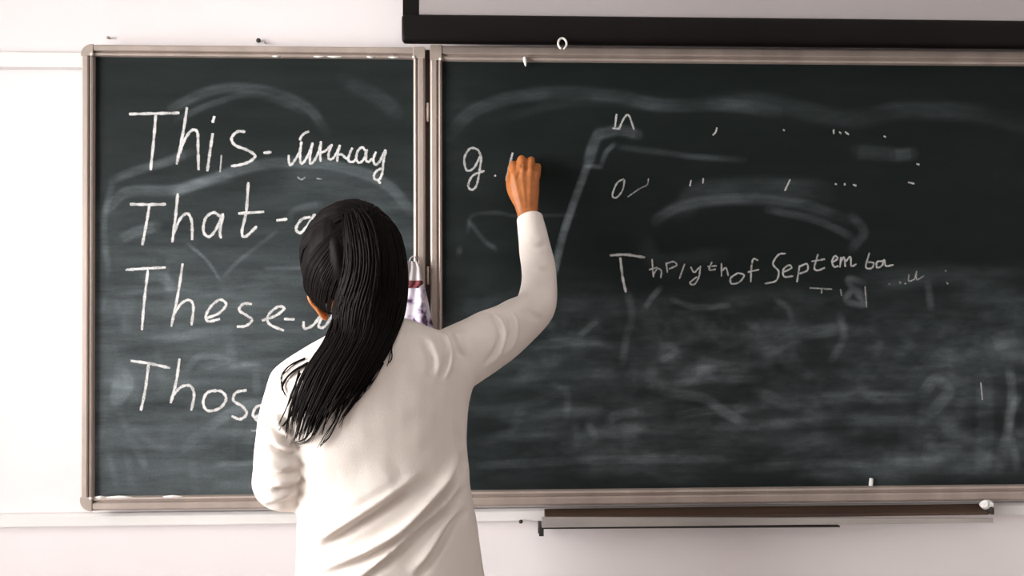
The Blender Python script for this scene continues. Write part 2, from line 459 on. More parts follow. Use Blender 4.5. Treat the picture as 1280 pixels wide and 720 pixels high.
def vnoise(x, z, fx, fz, seed, octv=4):
    r = np.random.default_rng(seed); out = np.zeros_like(x); amp = 1.0; tot = 0
    for o in range(octv):
        g = r.random((64, 64)); u = x*fx*2**o+7.3*o+40; v = z*fz*2**o+3.1*o+40
        i = np.floor(u).astype(int); j = np.floor(v).astype(int); a = u-i; b = v-j
        a = a*a*(3-2*a); b = b*b*(3-2*b); i0, i1, j0, j1 = i % 64, (i+1) % 64, j % 64, (j+1) % 64
        out += amp*((g[i0, j0]*(1-a)+g[i1, j0]*a)*(1-b)+(g[i0, j1]*(1-a)+g[i1, j1]*a)*b); tot += amp; amp *= .6
    return out/tot
def panel(name, x0, x1, z0, z1, parent, left):
    step = .0042
    nx = int((x1-x0)/step)+1; nz = int((z1-z0)/step)+1
    X, Z = np.meshgrid(np.linspace(x0, x1, nx), np.linspace(z0, z1, nz))
    V = np.stack([X.ravel(), np.full(X.size, PY), Z.ravel()], 1)
    ii = np.arange(nx*nz).reshape(nz, nx)
    Fq = np.stack([ii[:-1, :-1].ravel(), ii[:-1, 1:].ravel(), ii[1:, 1:].ravel(), ii[1:, :-1].ravel()], 1)
    me = bpy.data.meshes.new(name)
    me.from_pydata(V.tolist(), [], Fq.tolist())
    px, py = proj(V)
    # ground dust
    if left:
        t = np.clip((py-150)/320, 0, 1)
        base = .016+.100*t*t*(3-2*t)
        base += .030*np.clip((190-px)/80, 0, 1)*np.clip((py-230)/200, 0, 1)
    else:
        t = np.clip((py-330)/90, 0, 1)*np.clip((640-py)/60, .2, 1)
        base = .005+.030*t
        base += .010*np.clip((640-px)/90, 0, 1)
    brk = np.clip((vnoise(V[:, 0], V[:, 2], 9, 22, 3)-.30)*2.6, .08, 1.5)        # worn, streaky cover
    pat = np.clip((vnoise(V[:, 0], V[:, 2], 5, 12, 11)-.48)*4, 0, 1)*np.clip((vnoise(V[:, 0], V[:, 2], 14, 20, 5)-.35)*3, 0, 1)
    if left: base += .050*pat*np.clip((py-200)/150, 0, 1)
    else: base = base*(.5+.8*brk)+.085*pat*np.clip((py-350)/60, 0, 1)*np.clip((600-py)/40, 0, 1)
    amt = base
    for pts, wd, am, soft in SM:
        pl = catmull(pts, 6)
        a = np.array(pl)
        mnx, mny = a.min(0)-wd*1.6-4; mxx, mxy = a.max(0)+wd*1.6+4
        idx = np.where((px > mnx) & (px < mxx) & (py > mny) & (py < mxy))[0]
        if not len(idx): continue
        qx, qy = px[idx], py[idx]
        best = np.full(len(idx), 1e9); bt = np.zeros(len(idx))
        for k in range(len(pl)-1):
            ax, ay = pl[k]; bx, by = pl[k+1]
            dx, dy = bx-ax, by-ay; ll = dx*dx+dy*dy+1e-9
            t = np.clip(((qx-ax)*dx+(qy-ay)*dy)/ll, 0, 1)
            d = np.hypot(qx-ax-t*dx, qy-ay-t*dy)
            m_ = d < best
            best[m_] = d[m_]; bt[m_] = (k+t[m_])/(len(pl)-1)
        h = wd/2*(1.3 if (not left) and pts[0][1] > 385 else 1.0)
        e = np.clip((h+soft*h*.35-best)/(soft*h*.7+1), 0, 1); e = e*e*(3-2*e)
        # streaks inside the stroke, worn towards its ends
        ph = hash((pts[0][0], wd)) % 100
        st = .9+.1*np.sin(best*1.3+ph)
        en = np.clip(np.minimum(bt, 1-bt)*6+.35, 0, 1)
        lowm = (not left) and pts[0][1] > 385
        amt[idx] += (1.6 if lowm else 1.8)*am*e*st*en*(.35+.65*brk[idx])
    at = me.attributes.new('chalk', 'FLOAT', 'POINT')
    at.data.foreach_set('value', amt.astype(np.float32))
    o = link(name, me, M_BOARD, parent)
    so = o.modifiers.new('thickness', 'SOLIDIFY'); so.thickness = .008; so.offset = -1
    return o

def rail(name, a, b, inward, parent, fw):
    """extruded aluminium rail from a to b (x,z); inward = unit (x,z) towards the slate"""
    k = fw/.031
    prof = [(0, BK), (0, -FD+.006), (.002*k, -FD+.002), (.005*k, -FD), (.016*k, -FD), (.018*k, -FD+.0025), (.019*k, -FD+.008), (.0215*k, -FD+.008),
            (.0225*k, -FD+.003), (.025*k, -FD+.001), (.029*k, -FD+.003), (fw, PY-.001), (fw, BK)]
    m = MB()
    m.rings([[(p[0]+inward[0]*u, y, p[1]+inward[1]*u) for u, y in prof] for p in (a, b)])
    return m.build(name, M_FRAME, parent)
def corner(cx, cz, sx, sz, parent, rad, w_, h_):
    """moulded cap on a frame corner; outer edge rounded"""
    arc = [(rad-rad*math.cos(t), rad-rad*math.sin(t)) for t in np.linspace(0, math.pi/2, 10)]
    pts = arc+[(w_, 0), (w_, h_), (0, h_)]
    m = MB()
    m.rings([[(cx+sx*u, y, cz+sz*v) for u, v in pts] for y in (BK, -FD-.0012)])
    return m.build('frame_corner', M_CORNER, parent, bevel=.0012)

def board(root, x0, x1, z0, z1, left, ft, fb):
    panel('slate_panel', x0-.004, x1+.004, z0-.004, z1+.004, root, left)
    rail('frame_rail', (x0, z1+ft), (x1, z1+ft), (0, -1), root, ft)
    rail('frame_rail', (x0, z0-fb), (x1, z0-fb), (0, 1), root, fb)
    rail('frame_rail', (x0-FW, z0), (x0-FW, z1), (1, 0), root, FW)
    rail('frame_rail', (x1+FW, z0), (x1+FW, z1), (-1, 0), root, FW)
    for cx, sx, rr in ((x0-FW, 1, .029 if left else .004), (x1+FW, -1, .004 if left else .029)):
        corner(cx, z1+ft, sx, -1, root, rr, FW, ft); corner(cx, z0-fb, sx, 1, root, rr, FW, fb)
    for sx, x in ((1, x0), (-1, x1)):
        for sz, z in ((-1, z1), (1, z0)):
            m = MB()
            m.ellipsoid((x-sx*.003, -FD-.0008, z-sz*.003), (.0045, .003, .0045), nu=10, nv=6)
            m.build('corner_screw', M_WHITE, root, True)

wing = tag(empty('chalkboard', (X_WL, -.001, Z_BW)), 'narrow dusty chalkboard wing listing This, That, These and Those at left', 'chalkboard')
board(wing, X_WL, X_WR, Z_BW, Z_TW, True, .030, .036)
main = tag(empty('chalkboard', (X_ML, -.001, Z_B)), 'wide dark main chalkboard with a chalk date line at right', 'chalkboard')
board(main, X_ML, X_MR, Z_B, Z_T, False, .040, .041)
# hinge strip in the slot between the boards, and its knuckles
hx = (X_WR+FW+X_ML-FW)/2
MB().box(X_WR+FW-.001, X_ML-FW+.001, -.028, BK, Z_B-FW, Z_T+FW).build('hinge_strip', M_GAP, wing)
for zc in (P(534, 142, -.02).z, P(534, 345, -.02).z, P(534, 560, -.02).z):
    m = MB(); m.tube([(hx, -.034, zc-.024), (hx, -.034, zc), (hx, -.034, zc+.024)], [.0034]*3, 8, 2, ball=False)
    m.build('hinge', M_HINGE, wing, True)

# ------------------------------------------------------------------ chalk writing (ribbons of chalk lying on the slate)
def word(name, parent, strokes, ox, oy, s, width, material=None, label=None):
    V, Fc, cov = [], [], []
    for st in strokes:
        wd = width
        if isinstance(st, tuple) and not isinstance(st[0], tuple):
            st = [st, (st[0]+2, st[1]+2)]
        pts = [(ox+x/s, oy+y/s) for x, y in st]
        pl = catmull(pts, 8 if len(pts) > 2 else 5)
        n = len(pl)
        ph = random.uniform(0, 9)
        for i, q in enumerate(pl):
            a = pl[max(i-1, 0)]; b = pl[min(i+1, n-1)]
            t = (b-a)/(np.linalg.norm(b-a)+1e-9); nn = np.array([-t[1], t[0]])
            hw = .80*wd/2*(1+.16*math.sin(i*1.3+ph)+.1*math.sin(i*3.1+ph))*(.75 if i in (0, n-1) else 1)
            b0 = len(V)
            for k, c in ((-1.25, 0), (-.6, 1), (.6, 1), (1.25, 0)):
                p = P(q[0]+nn[0]*hw*k, q[1]+nn[1]*hw*k, PY-.0006-.00004*(len(V) % 5))
                V.append(tuple(p)); cov.append(c)
            if i:
                for k in range(3):
                    Fc.append((b0-4+k, b0-3+k, b0+1+k, b0+k))
    me = bpy.data.meshes.new(name); me.from_pydata(V, [], Fc)
    at = me.attributes.new('cover', 'FLOAT', 'POINT'); at.data.foreach_set('value', np.array(cov, np.float32))
    o = link(name, me, material or M_CHALK, parent)
    if label: o['label'] = label
    return o

def marks(parent, strokes, ox, oy, s, width, material):
    for st in strokes:
        word('chalk_mark', parent, [st], ox, oy, s, width, material)
A = (90, 40, 2.768)
word('chalk_word', wing, [
    [(197, 284), (290, 282), (372, 280)], [(290, 284), (283, 370), (272, 478)],
    [(398, 260), (384, 350), (362, 458)], [(370, 425), (390, 372), (415, 340), (434, 348), (436, 400), (438, 478)],
    [(493, 291), (486, 314)], [(487, 350), (478, 410), (468, 482)],
    [(600, 345), (572, 345), (552, 368), (565, 392), (605, 408), (633, 428), (615, 448), (580, 460), (550, 464)],
    [(662, 418), (690, 416)]], *A, 4.6, label='white chalk word This with a dash')
marks(wing, [[(517, 425), (515, 455), (512, 485)]], *A, 2.6, M_CHALK2)
B = (340, 160, 7.111)
word('chalk_word', wing, [
    [(148, 240), (150, 300), (165, 330), (200, 290), (245, 210), (262, 120)],
    [(330, 30), (285, 50), (255, 85), (248, 110)],
    [(262, 120), (250, 230), (255, 310), (285, 300), (330, 220), (362, 130)],
    [(362, 130), (340, 240), (340, 315), (375, 290), (415, 210), (437, 118)],
    [(437, 118), (428, 220), (432, 300)],
    [(430, 220), (480, 200), (530, 150), (505, 220), (505, 275), (540, 270), (575, 220), (605, 150)],
    [(605, 150), (585, 230), (580, 300)], [(580, 240), (620, 235), (660, 270), (690, 240)],
    [(715, 175), (690, 230), (680, 290), (720, 300), (755, 265)],
    [(830, 200), (800, 172), (760, 210), (750, 280), (780, 308), (820, 270), (842, 195), (835, 280), (860, 300), (890, 270)],
    [(925, 210), (900, 280), (920, 325), (955, 300), (985, 240), (1010, 200), (990, 300), (980, 400), (950, 460), (910, 450), (910, 410), (940, 375), (990, 355)],
    [(940, 465), (965, 495)]], *B, 4.0, label='white chalk word in joined cyrillic handwriting')
marks(wing, [[(225, 435), (260, 458), (295, 438)], [(395, 450), (445, 455)]], *B, 2.6, M_CHALK3)
word('chalk_word', wing, [
    [(200, 596), (260, 597), (325, 596)], [(268, 598), (258, 660), (243, 738)],
    [(366, 558), (358, 640), (347, 728)], [(352, 700), (372, 650), (398, 628), (414, 655), (416, 720)],
    [(515, 640), (490, 625), (462, 645), (455, 690), (475, 708), (500, 680), (522, 630), (512, 690), (516, 714)],
    [(610, 520), (603, 620), (588, 690), (600, 708), (640, 672)], [(575, 628), (665, 622)],
    [(707, 652), (745, 647)],
    [(826, 640), (795, 648), (775, 680), (790, 695), (815, 670), (840, 632), (830, 690), (860, 680)]], *A, 4.6, label='white chalk word That with a dash')
C_ = (90, 300, 3.0)
word('chalk_word', wing, [
    [(200, 112), (275, 107), (352, 103)], [(285, 112), (271, 230), (262, 338)],
    [(415, 88), (397, 205), (372, 325)], [(380, 282), (408, 240), (438, 225), (455, 248), (448, 320)],
    [(500, 295), (550, 275), (578, 242), (555, 224), (522, 248), (502, 285), (512, 305), (555, 296)],
    [(675, 240), (642, 240), (627, 263), (655, 283), (675, 300), (652, 322), (618, 325)],
    [(712, 302), (765, 283), (796, 256), (770, 251), (736, 283), (740, 315), (795, 340)],
    [(795, 296), (835, 298)],
    [(868, 305), (872, 332), (905, 318), (942, 272), (925, 322), (948, 324), (985, 272), (975, 320)]], *C_, 4.4, label='white chalk word These with a dash')
word('chalk_word', wing, [
    [(220, 453), (290, 463), (368, 480)], [(287, 466), (275, 560), (258, 640)],
    [(403, 445), (391, 530), (370, 612)], [(380, 582), (408, 552), (443, 547), (458, 580), (447, 640)],
    [(540, 562), (505, 575), (492, 612), (510, 640), (555, 630), (578, 595), (560, 568), (525, 566)],
    [(655, 563), (615, 572), (606, 602), (640, 625), (655, 652), (630, 672), (598, 660)],
    [(684, 668), (715, 645), (708, 622), (688, 630), (680, 660), (712, 690)]], *C_, 4.6, label='white chalk word Those')
marks(wing, [[(672, 715), (712, 714)]], *C_, 3, M_CHALK3)
D_ = (540, 60, 3.273)
word('chalk_word', main, [
    [(200, 440), (185, 415), (155, 412), (132, 452), (142, 500), (172, 490), (200, 440), (195, 500), (182, 562), (162, 580), (148, 562), (167, 522), (215, 502)],
    [(257, 519), (260, 526)], [(330, 428), (317, 480), (303, 543)]], *D_, 3.6, M_CHALK2, label='chalk letter g, a dot and a stroke beside the hand')
marks(main, [[(755, 270), (748, 330)], [(765, 332), (785, 288), (805, 276), (827, 335)], [(738, 328), (770, 332)]], *D_, 3.2, M_CHALK2)
marks(main, [[(1166, 325), (1160, 345), (1148, 357)],
    [(785, 535), (757, 553), (738, 602), (755, 612), (780, 580), (788, 538)], [(1060, 540), (1055, 566)], [(1110, 532), (1108, 555)]], *D_, 2.8, M_CHALK2)
marks(main, [[(800, 610), (850, 575), (880, 560), (886, 533)]], *D_, 2.2, M_CHALK3)
G_ = (700, 120, 2.207)
marks(main, [[(615, 92), (620, 96)], [(755, 92), (755, 105)], [(770, 98), (776, 105)], [(786, 98), (797, 107)], [(893, 110), (899, 114)],
    [(983, 187), (992, 190)], [(960, 238), (978, 242)], [(635, 230), (620, 262)], [(758, 242), (764, 244)], [(785, 240), (786, 247)], [(808, 244), (818, 248)]], *G_, 3.0, M_CHALK2)
H_ = (750, 300, 2.844)
word('chalk_word', main, [
    [(35, 55), (90, 52), (160, 62)], [(72, 62), (80, 130), (92, 186)]], *H_, 4.2, M_CHALK2, label='tall chalk letter T that starts the date line')
word('chalk_word', main, [
    [(185, 68), (190, 132)], [(174, 106), (205, 97)], [(190, 122), (205, 102), (218, 110), (216, 135)],
    [(235, 80), (240, 116)], [(236, 84), (262, 77), (272, 90), (245, 103)], [(301, 85), (282, 138)],
    [(322, 95), (335, 115), (352, 98)], [(357, 92), (352, 130), (335, 158), (320, 152), (345, 130)],
    [(398, 78), (388, 106), (412, 104)], [(382, 94), (415, 92)], [(432, 82), (432, 130)], [(434, 110), (448, 99), (456, 128)]], *H_, 2.7, M_CHALK2,
    label='faint chalk letters after the tall T of the date line')
word('chalk_word', main, [
    [(490, 117), (465, 135), (468, 155), (495, 150), (512, 125), (490, 117)],
    [(562, 72), (545, 68), (538, 100), (536, 150)], [(525, 114), (566, 105)]], *H_, 3.0, M_CHALK2, label='faint chalk word of')
word('chalk_word', main, [
    [(660, 48), (635, 52), (615, 85), (635, 112), (625, 145), (585, 155)],
    [(650, 115), (680, 100), (672, 89), (652, 105), (655, 130), (687, 128)],
    [(710, 90), (700, 150)], [(708, 95), (735, 85), (737, 108), (708, 120)],
    [(775, 50), (762, 98), (775, 108), (800, 98)], [(752, 76), (800, 68)],
    [(825, 80), (845, 66), (835, 57), (825, 75), (832, 95), (848, 92)],
    [(857, 60), (853, 98)], [(856, 76), (868, 62), (872, 96)], [(874, 76), (890, 60), (894, 92), (912, 85)],
    [(958, 45), (945, 95), (965, 100), (973, 82), (950, 78)],
    [(1005, 75), (985, 78), (985, 98), (1003, 90), (1010, 70), (1017, 92), (1044, 88)]], *H_, 3.0, M_CHALK2, label='chalk word September, its end smudged')
marks(main, [[(745, 170), (825, 175)], [(788, 175), (788, 190)], [(1098, 122), (1098, 145), (1118, 138), (1125, 112), (1126, 140), (1152, 127)],
    [(1026, 155), (1032, 158)], [(1064, 148), (1070, 155)], [(1083, 153), (1088, 157)], [(1226, 108), (1231, 112)], [(1232, 150), (1238, 157)],
    [(855, 175), (860, 200)], [(942, 165), (948, 240)]], *H_, 2.6, M_CHALK3)
marks(main, [[(1226, 478), (1228, 500)]], 0, 0, 1, 2.4, M_CHALK2)

# ------------------------------------------------------------------ chalk tray
ty = -0.066
zt = P(900, 640, ty).z
tx0, tx1 = P(682, 640, ty).x, P(1238, 640, ty).x
tray = tag(empty('chalk_tray', ((tx0+tx1)/2, 0, zt-.03)), 'long brown wooden chalk tray below the main board', 'tray')
z_top = P(900, 633, -.02).z
zb_ = P(900, 645.5, ty).z
m = MB(); m.rings([[(x, -.0215, z_top), (x, ty+.004, zb_+.001), (x, ty+.004, zb_-.006), (x, -.0215, zb_-.006)] for x in (tx0, tx1)])
m.build('tray_board', M_WOOD, tray, bevel=.0015)
fl = MB()
za, zb2 = P(690, 646, ty).z, P(690, 659, ty).z
zc, zd = P(1235, 648, ty).z, P(1235, 653, ty).z
fl.rings([[(tx0-.010, ty-.004, zb2), (tx0-.010, ty-.004, za), (tx0-.010, ty+.004, za), (tx0-.010, ty+.004, zb2)],
          [(tx1+.006, ty-.004, zd), (tx1+.006, ty-.004, zc), (tx1+.006, ty+.004, zc), (tx1+.006, ty+.004, zd)]])
fl.build('front_lip', M_LIP, tray, bevel=.001)
br = MB(); bx = tx0-.012
br.box(bx-.005, bx+.007, ty-.003, -.0215, zb2-.004, zb2+.003); br.box(bx-.005, bx+.007, -.0275, -.0215, zb2-.028, zb2-.004); br.box(bx-.005, bx+.007, ty-.003, ty+.003, zb2-.022, zb2-.004)
br.build('bracket', M_DARK, tray)
m = MB(); m.rings([[(tx0-.012, ty-.001, zb2-.004), (tx0-.012, ty-.001, zb2), (tx0-.012, ty+.010, zb2), (tx0-.012, ty+.010, zb2-.004)],
                   [(tx1-.4, ty-.001, zd-.0075), (tx1-.4, ty-.001, zd-.004), (tx1-.4, ty+.010, zd-.004), (tx1-.4, ty+.010, zd-.0075)]])
m.build('lip_shadow_strip', M_DARK, tray)  # dark strip standing in for the shadow line under the front lip
MB().box(tx1, tx1+.010, ty-.002, -.0215, zb_-.004, zb_+.014).build('end_cap', M_DARK, tray, bevel=.002)

# lump of chalk at the tray's end, chalk stub on the frame's lower lip
def lump(name, c, r, seed, mt, parent=None):
    m = MB(); m.ellipsoid(c, r, nu=14, nv=9)
    for i, v in enumerate(m.v):
        n = noise.noise(Vector(v)*90+Vector((seed, 0, 0)))
        d = Vector(v)-Vector(c)
        m.v[i] = tuple(Vector(c)+d*(1+.5*n))
    return m.build(name, mt, parent)
p = P(1234, 638, ty+.010)
lp = lump('chalk_lump', (p.x, ty+.012, zb_+.0195), (.017, .010, .0125), 3, M_CHALKSTICK)
tag(lp, 'crumbly white chalk lump at the right end of the tray', 'chalk')
c = P(1085.5, 603.5, -.024)
m = MB(); zlip = Z_B
m.tube([(c.x, -.0360, zlip+.001), (c.x+.001, -.0358, zlip+.010), (c.x+.002, -.0356, zlip+.021)], [.005, .0052, .0045], 10, 2, ball=False)
tag(m.build('chalk_stub', M_CHALKSTICK, None, True), 'tiny white chalk stub upright on the lower frame of the main board', 'chalk')
c = P(656.5, 78, -FD)
m = MB(); m.tube([(c.x-.001, -FD-.002, Z_T+.006), (c.x, -FD-.003, Z_T-.001), (c.x+.001, -FD+.002, Z_T-.012)], [.005, .0052, .002], 9, 3)
m.build('chalk_crumb', M_CHALKSTICK, main, True)
for px, wd in ((345, 8), (398, 11), (418, 16), (463, 8), (492, 12)):
    c = P(px, 74, -FD); h = wd*mpp(0)/2
    m = MB(); m.tube([(c.x-h, -FD+.002, Z_TW+.003), (c.x, -FD+.001, Z_TW+.002), (c.x+h, -FD+.002, Z_TW+.003)], [.0015, .0028, .0012], 7, 3)
    m.build('chalk_crumb', M_CHALKSTICK, wing, True)
for px, wd in ((125, 12), (148, 30), (215, 22)):
    c = P(px, 621, -FD); h = wd*mpp(0)/2
    m = MB(); m.tube([(c.x-h, -FD+.004, Z_BW-.002), (c.x, -FD+.003, Z_BW-.001), (c.x+h, -FD+.004, Z_BW-.002)], [.0015, .004, .0012], 7, 3)
    m.build('chalk_crumb', M_CHALKSTICK, wing, True)

# nails in the wall and the batten
def nail(px, py, r, label, mt, y0=0.0):
    c = P(px, py, y0-.008)
    m = MB()
    m.tube([(c.x, y0+.001, c.z), (c.x, y0-.006, c.z)], [r*.5, r*.5], 8, 1, ball=False)
    m.ellipsoid((c.x, y0-.008, c.z), (r, .003, r), nu=10, nv=6)
    return tag(m.build('nail', mt, None, True), label, 'nail')
nail(323, 50.5, .0062, 'dark nail in the wall above the left chalkboard', M_DARK)
nail(331, 53, .003, 'tiny grey nail right beside the dark nail above the left chalkboard', M_LIP)
nail(135, 47, .0045, 'pale grey nail in the wall near the left chalkboard corner', M_LIP)
nail(651, 652, .0055, 'dark nail head in the white batten left of the chalk tray', M_DARK, -.020)

# ------------------------------------------------------------------ projection screen
SY = -0.10
sx0 = P(503, 38, SY).x; sx1 = sx0+2.2
sz0, sz1 = P(503, 54, SY).z, P(503, 19, SY).z
scr = tag(empty('projection_screen', ((sx0+sx1)/2, SY, sz0)), 'pull-down projection screen with black bottom bar above the main board', 'screen')
m = MB()
hh = (sz1-sz0)/2; zc_ = (sz0+sz1)/2
prof = [(SY+.017*math.copysign(abs(math.cos(t))**.6, math.cos(t)), zc_+hh*math.copysign(abs(math.sin(t))**.6, math.sin(t))) for t in np.linspace(0, 2*math.pi, 24, endpoint=False)]
m.rings([[(x, SY+(y-SY)*k, zc_+(z-zc_)*k) for y, z in prof] for x, k in ((sx0, .86), (sx0+.004, .97), (sx0+.01, 1), (sx1-.01, 1), (sx1-.004, .97), (sx1, .86))])
m.build('bottom_bar', M_BLACK, scr, True)
bw = P(524, 10, SY).x-P(503, 10, SY).x
ztop = RH-.15
MB().box(sx0+.001, sx0+bw, SY-.0012, SY+.0012, sz1-.01, ztop).build('border', M_BLACK, scr)
MB().box(sx1-bw, sx1-.001, SY-.0012, SY+.0012, sz1-.01, ztop).build('border', M_BLACK, scr)
MB().box(sx0+bw, sx1-bw, SY-.001, SY+.001, sz1-.01, ztop).build('fabric', M_SCREEN, scr)
MB().box(sx0-.06, sx1+.06, SY-.06, SY+.06, ztop-.01, RH).build('casing', M_WHITE, scr, bevel=.01)
c = P(703, 54.5, SY-.022)
m = MB()
lo = [(c.x+.0105*math.sin(t), SY-.022+.004*math.cos(t), c.z+.0145*math.cos(t)) for t in np.linspace(-2.7, 2.7, 14)]
m.tube(lo, [.0028]*14, 8, 2)
m.build('pull_loop', M_WHITE, scr, True)

# ------------------------------------------------------------------ flowered cloth hanging by the seam
cl = tag(empty('hanging_cloth', tuple(P(517, 440, -.045))), 'white cloth with dark purple flowers and red tie hanging at the board seam', 'cloth')
def cloth_part(name, rows, mt, off, parent, nx=18, th=.0016):
    V, Fc = [], []
    rows = catmull([(y, a, b) for y, a, b in rows], 6)
    for j, (y, a, b) in enumerate(rows):
        for i in range(nx):
            t = i/(nx-1); k = (y-325)/100
            q = P(a+(b-a)*t, y, -.045)
            fold = .007*(.3+k)*math.sin(t*9+y*.018)+.004*math.sin(t*17+y*.05)
            V.append((q.x, -.060-off-fold-.012*math.sin(math.pi*t)*min(1, .4+k), q.z))
    n = len(rows)
    Fc = [(j*nx+i, j*nx+i+1, (j+1)*nx+i+1, (j+1)*nx+i) for j in range(n-1) for i in range(nx-1)]
    me = bpy.data.meshes.new(name); me.from_pydata(V, [], Fc)
    o = link(name, me, mt, parent, True)
    so = o.modifiers.new('thickness', 'SOLIDIFY'); so.thickness = th; so.offset = 0
    return o
cloth_part('cloth_top', [(327, 507, 522), (335, 504, 526), (345, 501, 528), (354, 499, 530)], M_GREYCLOTH, 0, cl)
cloth_part('cloth_body', [(354, 497, 530), (370, 494, 534), (390, 490, 538), (405, 488, 541), (430, 486, 545), (455, 487, 546)], M_FLORAL, 0, cl, 22)
cloth_part('tie_band', [(351, 499.5, 529), (355, 498.5, 529.5), (360, 498, 525)], M_RED, .005, cl)
m = MB(); a = P(514, 330, -.046)
m.tube([(a.x-.004, -.062, a.z-.004), (a.x-.002, -.052, a.z+.012), (a.x+.006, -FD-.003, a.z+.020), (a.x+.012, -.052, a.z+.010), (a.x+.012, -.062, a.z-.006)], [.002]*5, 8, 4)
m.build('hanging_loop', M_GREYCLOTH, cl, True)

# ------------------------------------------------------------------ the person
YT = -0.42
PHI = math.radians(14)
U = Vector((math.cos(PHI), math.sin(PHI), 0)); Vv = Vector((-math.sin(PHI), math.cos(PHI), 0))
def torso_rings(rows, shrink=0.0, n=40):
    full = catmull(rows, 5)
    out = []
    for y, xl, xr, b, yc in full:
        L_, R_ = P(xl, y, yc), P(xr, y, yc)
        c = (L_+R_)/2; wv = (R_-L_).length/2-shrink; b = max(b-shrink, .02)
        a = math.sqrt(max(wv*wv-(b*math.sin(PHI))**2, 1e-4))/math.cos(PHI)
        ring = []
        for k in range(n):
            t = 2*math.pi*k/n
            cs, sn = math.cos(t), math.sin(t)
            e = 2/2.35
            ring.append(c+U*a*math.copysign(abs(cs)**e, cs)+Vv*b*math.copysign(abs(sn)**e, sn))
        out.append(ring)
    return out
ROWS = [(795, 372, 616, .128, YT), (760, 373, 612, .128, YT), (720, 374, 605, .122, YT), (680, 376, 598, .116, YT), (640, 377, 592, .110, YT),
        (600, 376, 586, .106, YT), (560, 370, 583, .108, YT), (520, 356, 585, .112, YT), (490, 345, 590, .113, YT), (465, 345, 596, .108, YT),
        (447, 362, 592, .098, YT), (432, 388, 582, .086, YT), (418, 412, 560, .074, YT), (406, 428, 530, .062, YT+.005), (398, 435, 505, .052, YT+.01)]
R_ARM = [((572, 447), -.375, .072), ((605, 428), -.33, .068), ((640, 407), -.27, .059), ((668, 384), -.215, .0485), ((674, 350), -.175, .0425), ((669, 310), -.142, .0385), ((662, 273), -.110, .0345)]
L_ARM = [((370, 486), -.455, .058), ((355, 535), -.475, .053), ((350, 580), -.485, .0505), ((351, 608), -.475, .048), ((385, 606), -.40, .045), ((425, 585), -.31, .040), ((448, 568), -.25, .035)]
def armpts(a): return [tuple(P(p[0], p[1], y)) for p, y, r in a], [r for p, y, r in a]

sw = MB()
sw.rings(torso_rings(ROWS))
pts, rad = armpts(R_ARM); sw.tube(pts, rad, 20, 6, ball=True)
pts, rad = armpts(L_ARM); sw.tube(pts, rad, 20, 6, ball=True)
# trim the rounded sleeve ends to flat cuffs later; merge into one skin
sw_me = remesh(sw, .0045, 12)
co = get_co(sw_me)
# flat cuffs: squash everything past the wrist plane
for arm in (R_ARM, L_ARM):
    p1 = np.array(P(*arm[-1][0], arm[-1][1])); p0 = np.array(P(*arm[-2][0], arm[-2][1]))
    d = (p1-p0)/np.linalg.norm(p1-p0)
    s = (co-p1) @ d
    near = (np.linalg.norm(co-p1, axis=1) < .08) & (s > 0)
    co[near] -= np.outer(s[near]*.95, d)
set_co(sw_me, co)
no = get_no(sw_me)
px, py = proj(co)
back = np.clip((-(no @ np.array([0, 1, 0]))-.05)/.35, 0, 1)
FOLDS = [  # (points px, width px, height m)
    ([(392, 678), (430, 656), (478, 625), (526, 590)], 9, .011),
    ([(398, 714), (455, 690), (500, 662), (536, 626), (562, 592), (577, 556)], 7.5, .012),
    ([(440, 728), (478, 697), (517, 662), (552, 632), (578, 602)], 7, .011),
    ([(512, 718), (535, 690), (558, 652), (580, 628)], 8, .008),
    ([(420, 640), (470, 610), (500, 590)], 14, .004),
    ([(609, 388), (624, 402), (629, 420), (622, 442), (608, 460)], 4, .006),
    ([(636, 388), (643, 405), (641, 425), (630, 445)], 4, .006),
    ([(655, 380), (668, 388), (680, 395)], 6, .003),
    ([(548, 408), (560, 430), (562, 452), (556, 475)], 5, .006),
    ([(566, 412), (574, 428), (582, 445)], 5, .005),
    ([(532, 418), (546, 445), (548, 470)], 7, .004),
    ([(338, 606), (360, 603), (380, 594)], 6, .006),
    ([(328, 578), (350, 585), (376, 580)], 6, .006),
    ([(335, 545), (355, 558), (374, 560)], 6, .006),
    ([(340, 515), (352, 535), (368, 546)], 6, .005),
    ([(330, 625), (350, 622), (372, 612)], 6, .004),
    ([(576, 520), (581, 560), (586, 610)], 6, .004),
    ([(480, 430), (470, 470), (440, 520)], 16, .004),
    ([(662, 330), (674, 334), (688, 330)], 6, .002),
    ([(656, 300), (668, 304), (682, 298)], 6, .002),
]
disp = np.zeros(len(co))
for pl, wd, h in FOLDS:
    pl = catmull(pl, 6)
    best = np.full(len(co), 1e9); sd = np.zeros(len(co)); bt = np.zeros(len(co))
    for k in range(len(pl)-1):
        ax, ay = pl[k]; bx, by = pl[k+1]; dx, dy = bx-ax, by-ay; ll = dx*dx+dy*dy+1e-9
        t = np.clip(((px-ax)*dx+(py-ay)*dy)/ll, 0, 1)
        ex, ey = px-ax-t*dx, py-ay-t*dy
        dd = np.hypot(ex, ey); m_ = dd < best
        best[m_] = dd[m_]; sd[m_] = (np.sign(dx*ey-dy*ex)*dd)[m_]; bt[m_] = (k+t[m_])/(len(pl)-1)
    en = np.clip(np.minimum(bt, 1-bt)*4+.02, 0, 1)
    w1 = wd*(.75 if wd < 12 else 1)
    disp += h*en*(np.exp(-np.abs(sd/w1)**1.5*np.where(sd > 0, 1.6, .7))-.85*np.exp(-((sd-w1*1.5)/(w1*.85))**2))*(best < wd*5)
disp *= 1.5*back
soft = np.array([noise.noise(Vector(v)*9)*.004+noise.noise(Vector(v)*22)*.0015 for v in co])
co += no*(disp+soft)[:, None]
set_co(sw_me, co)

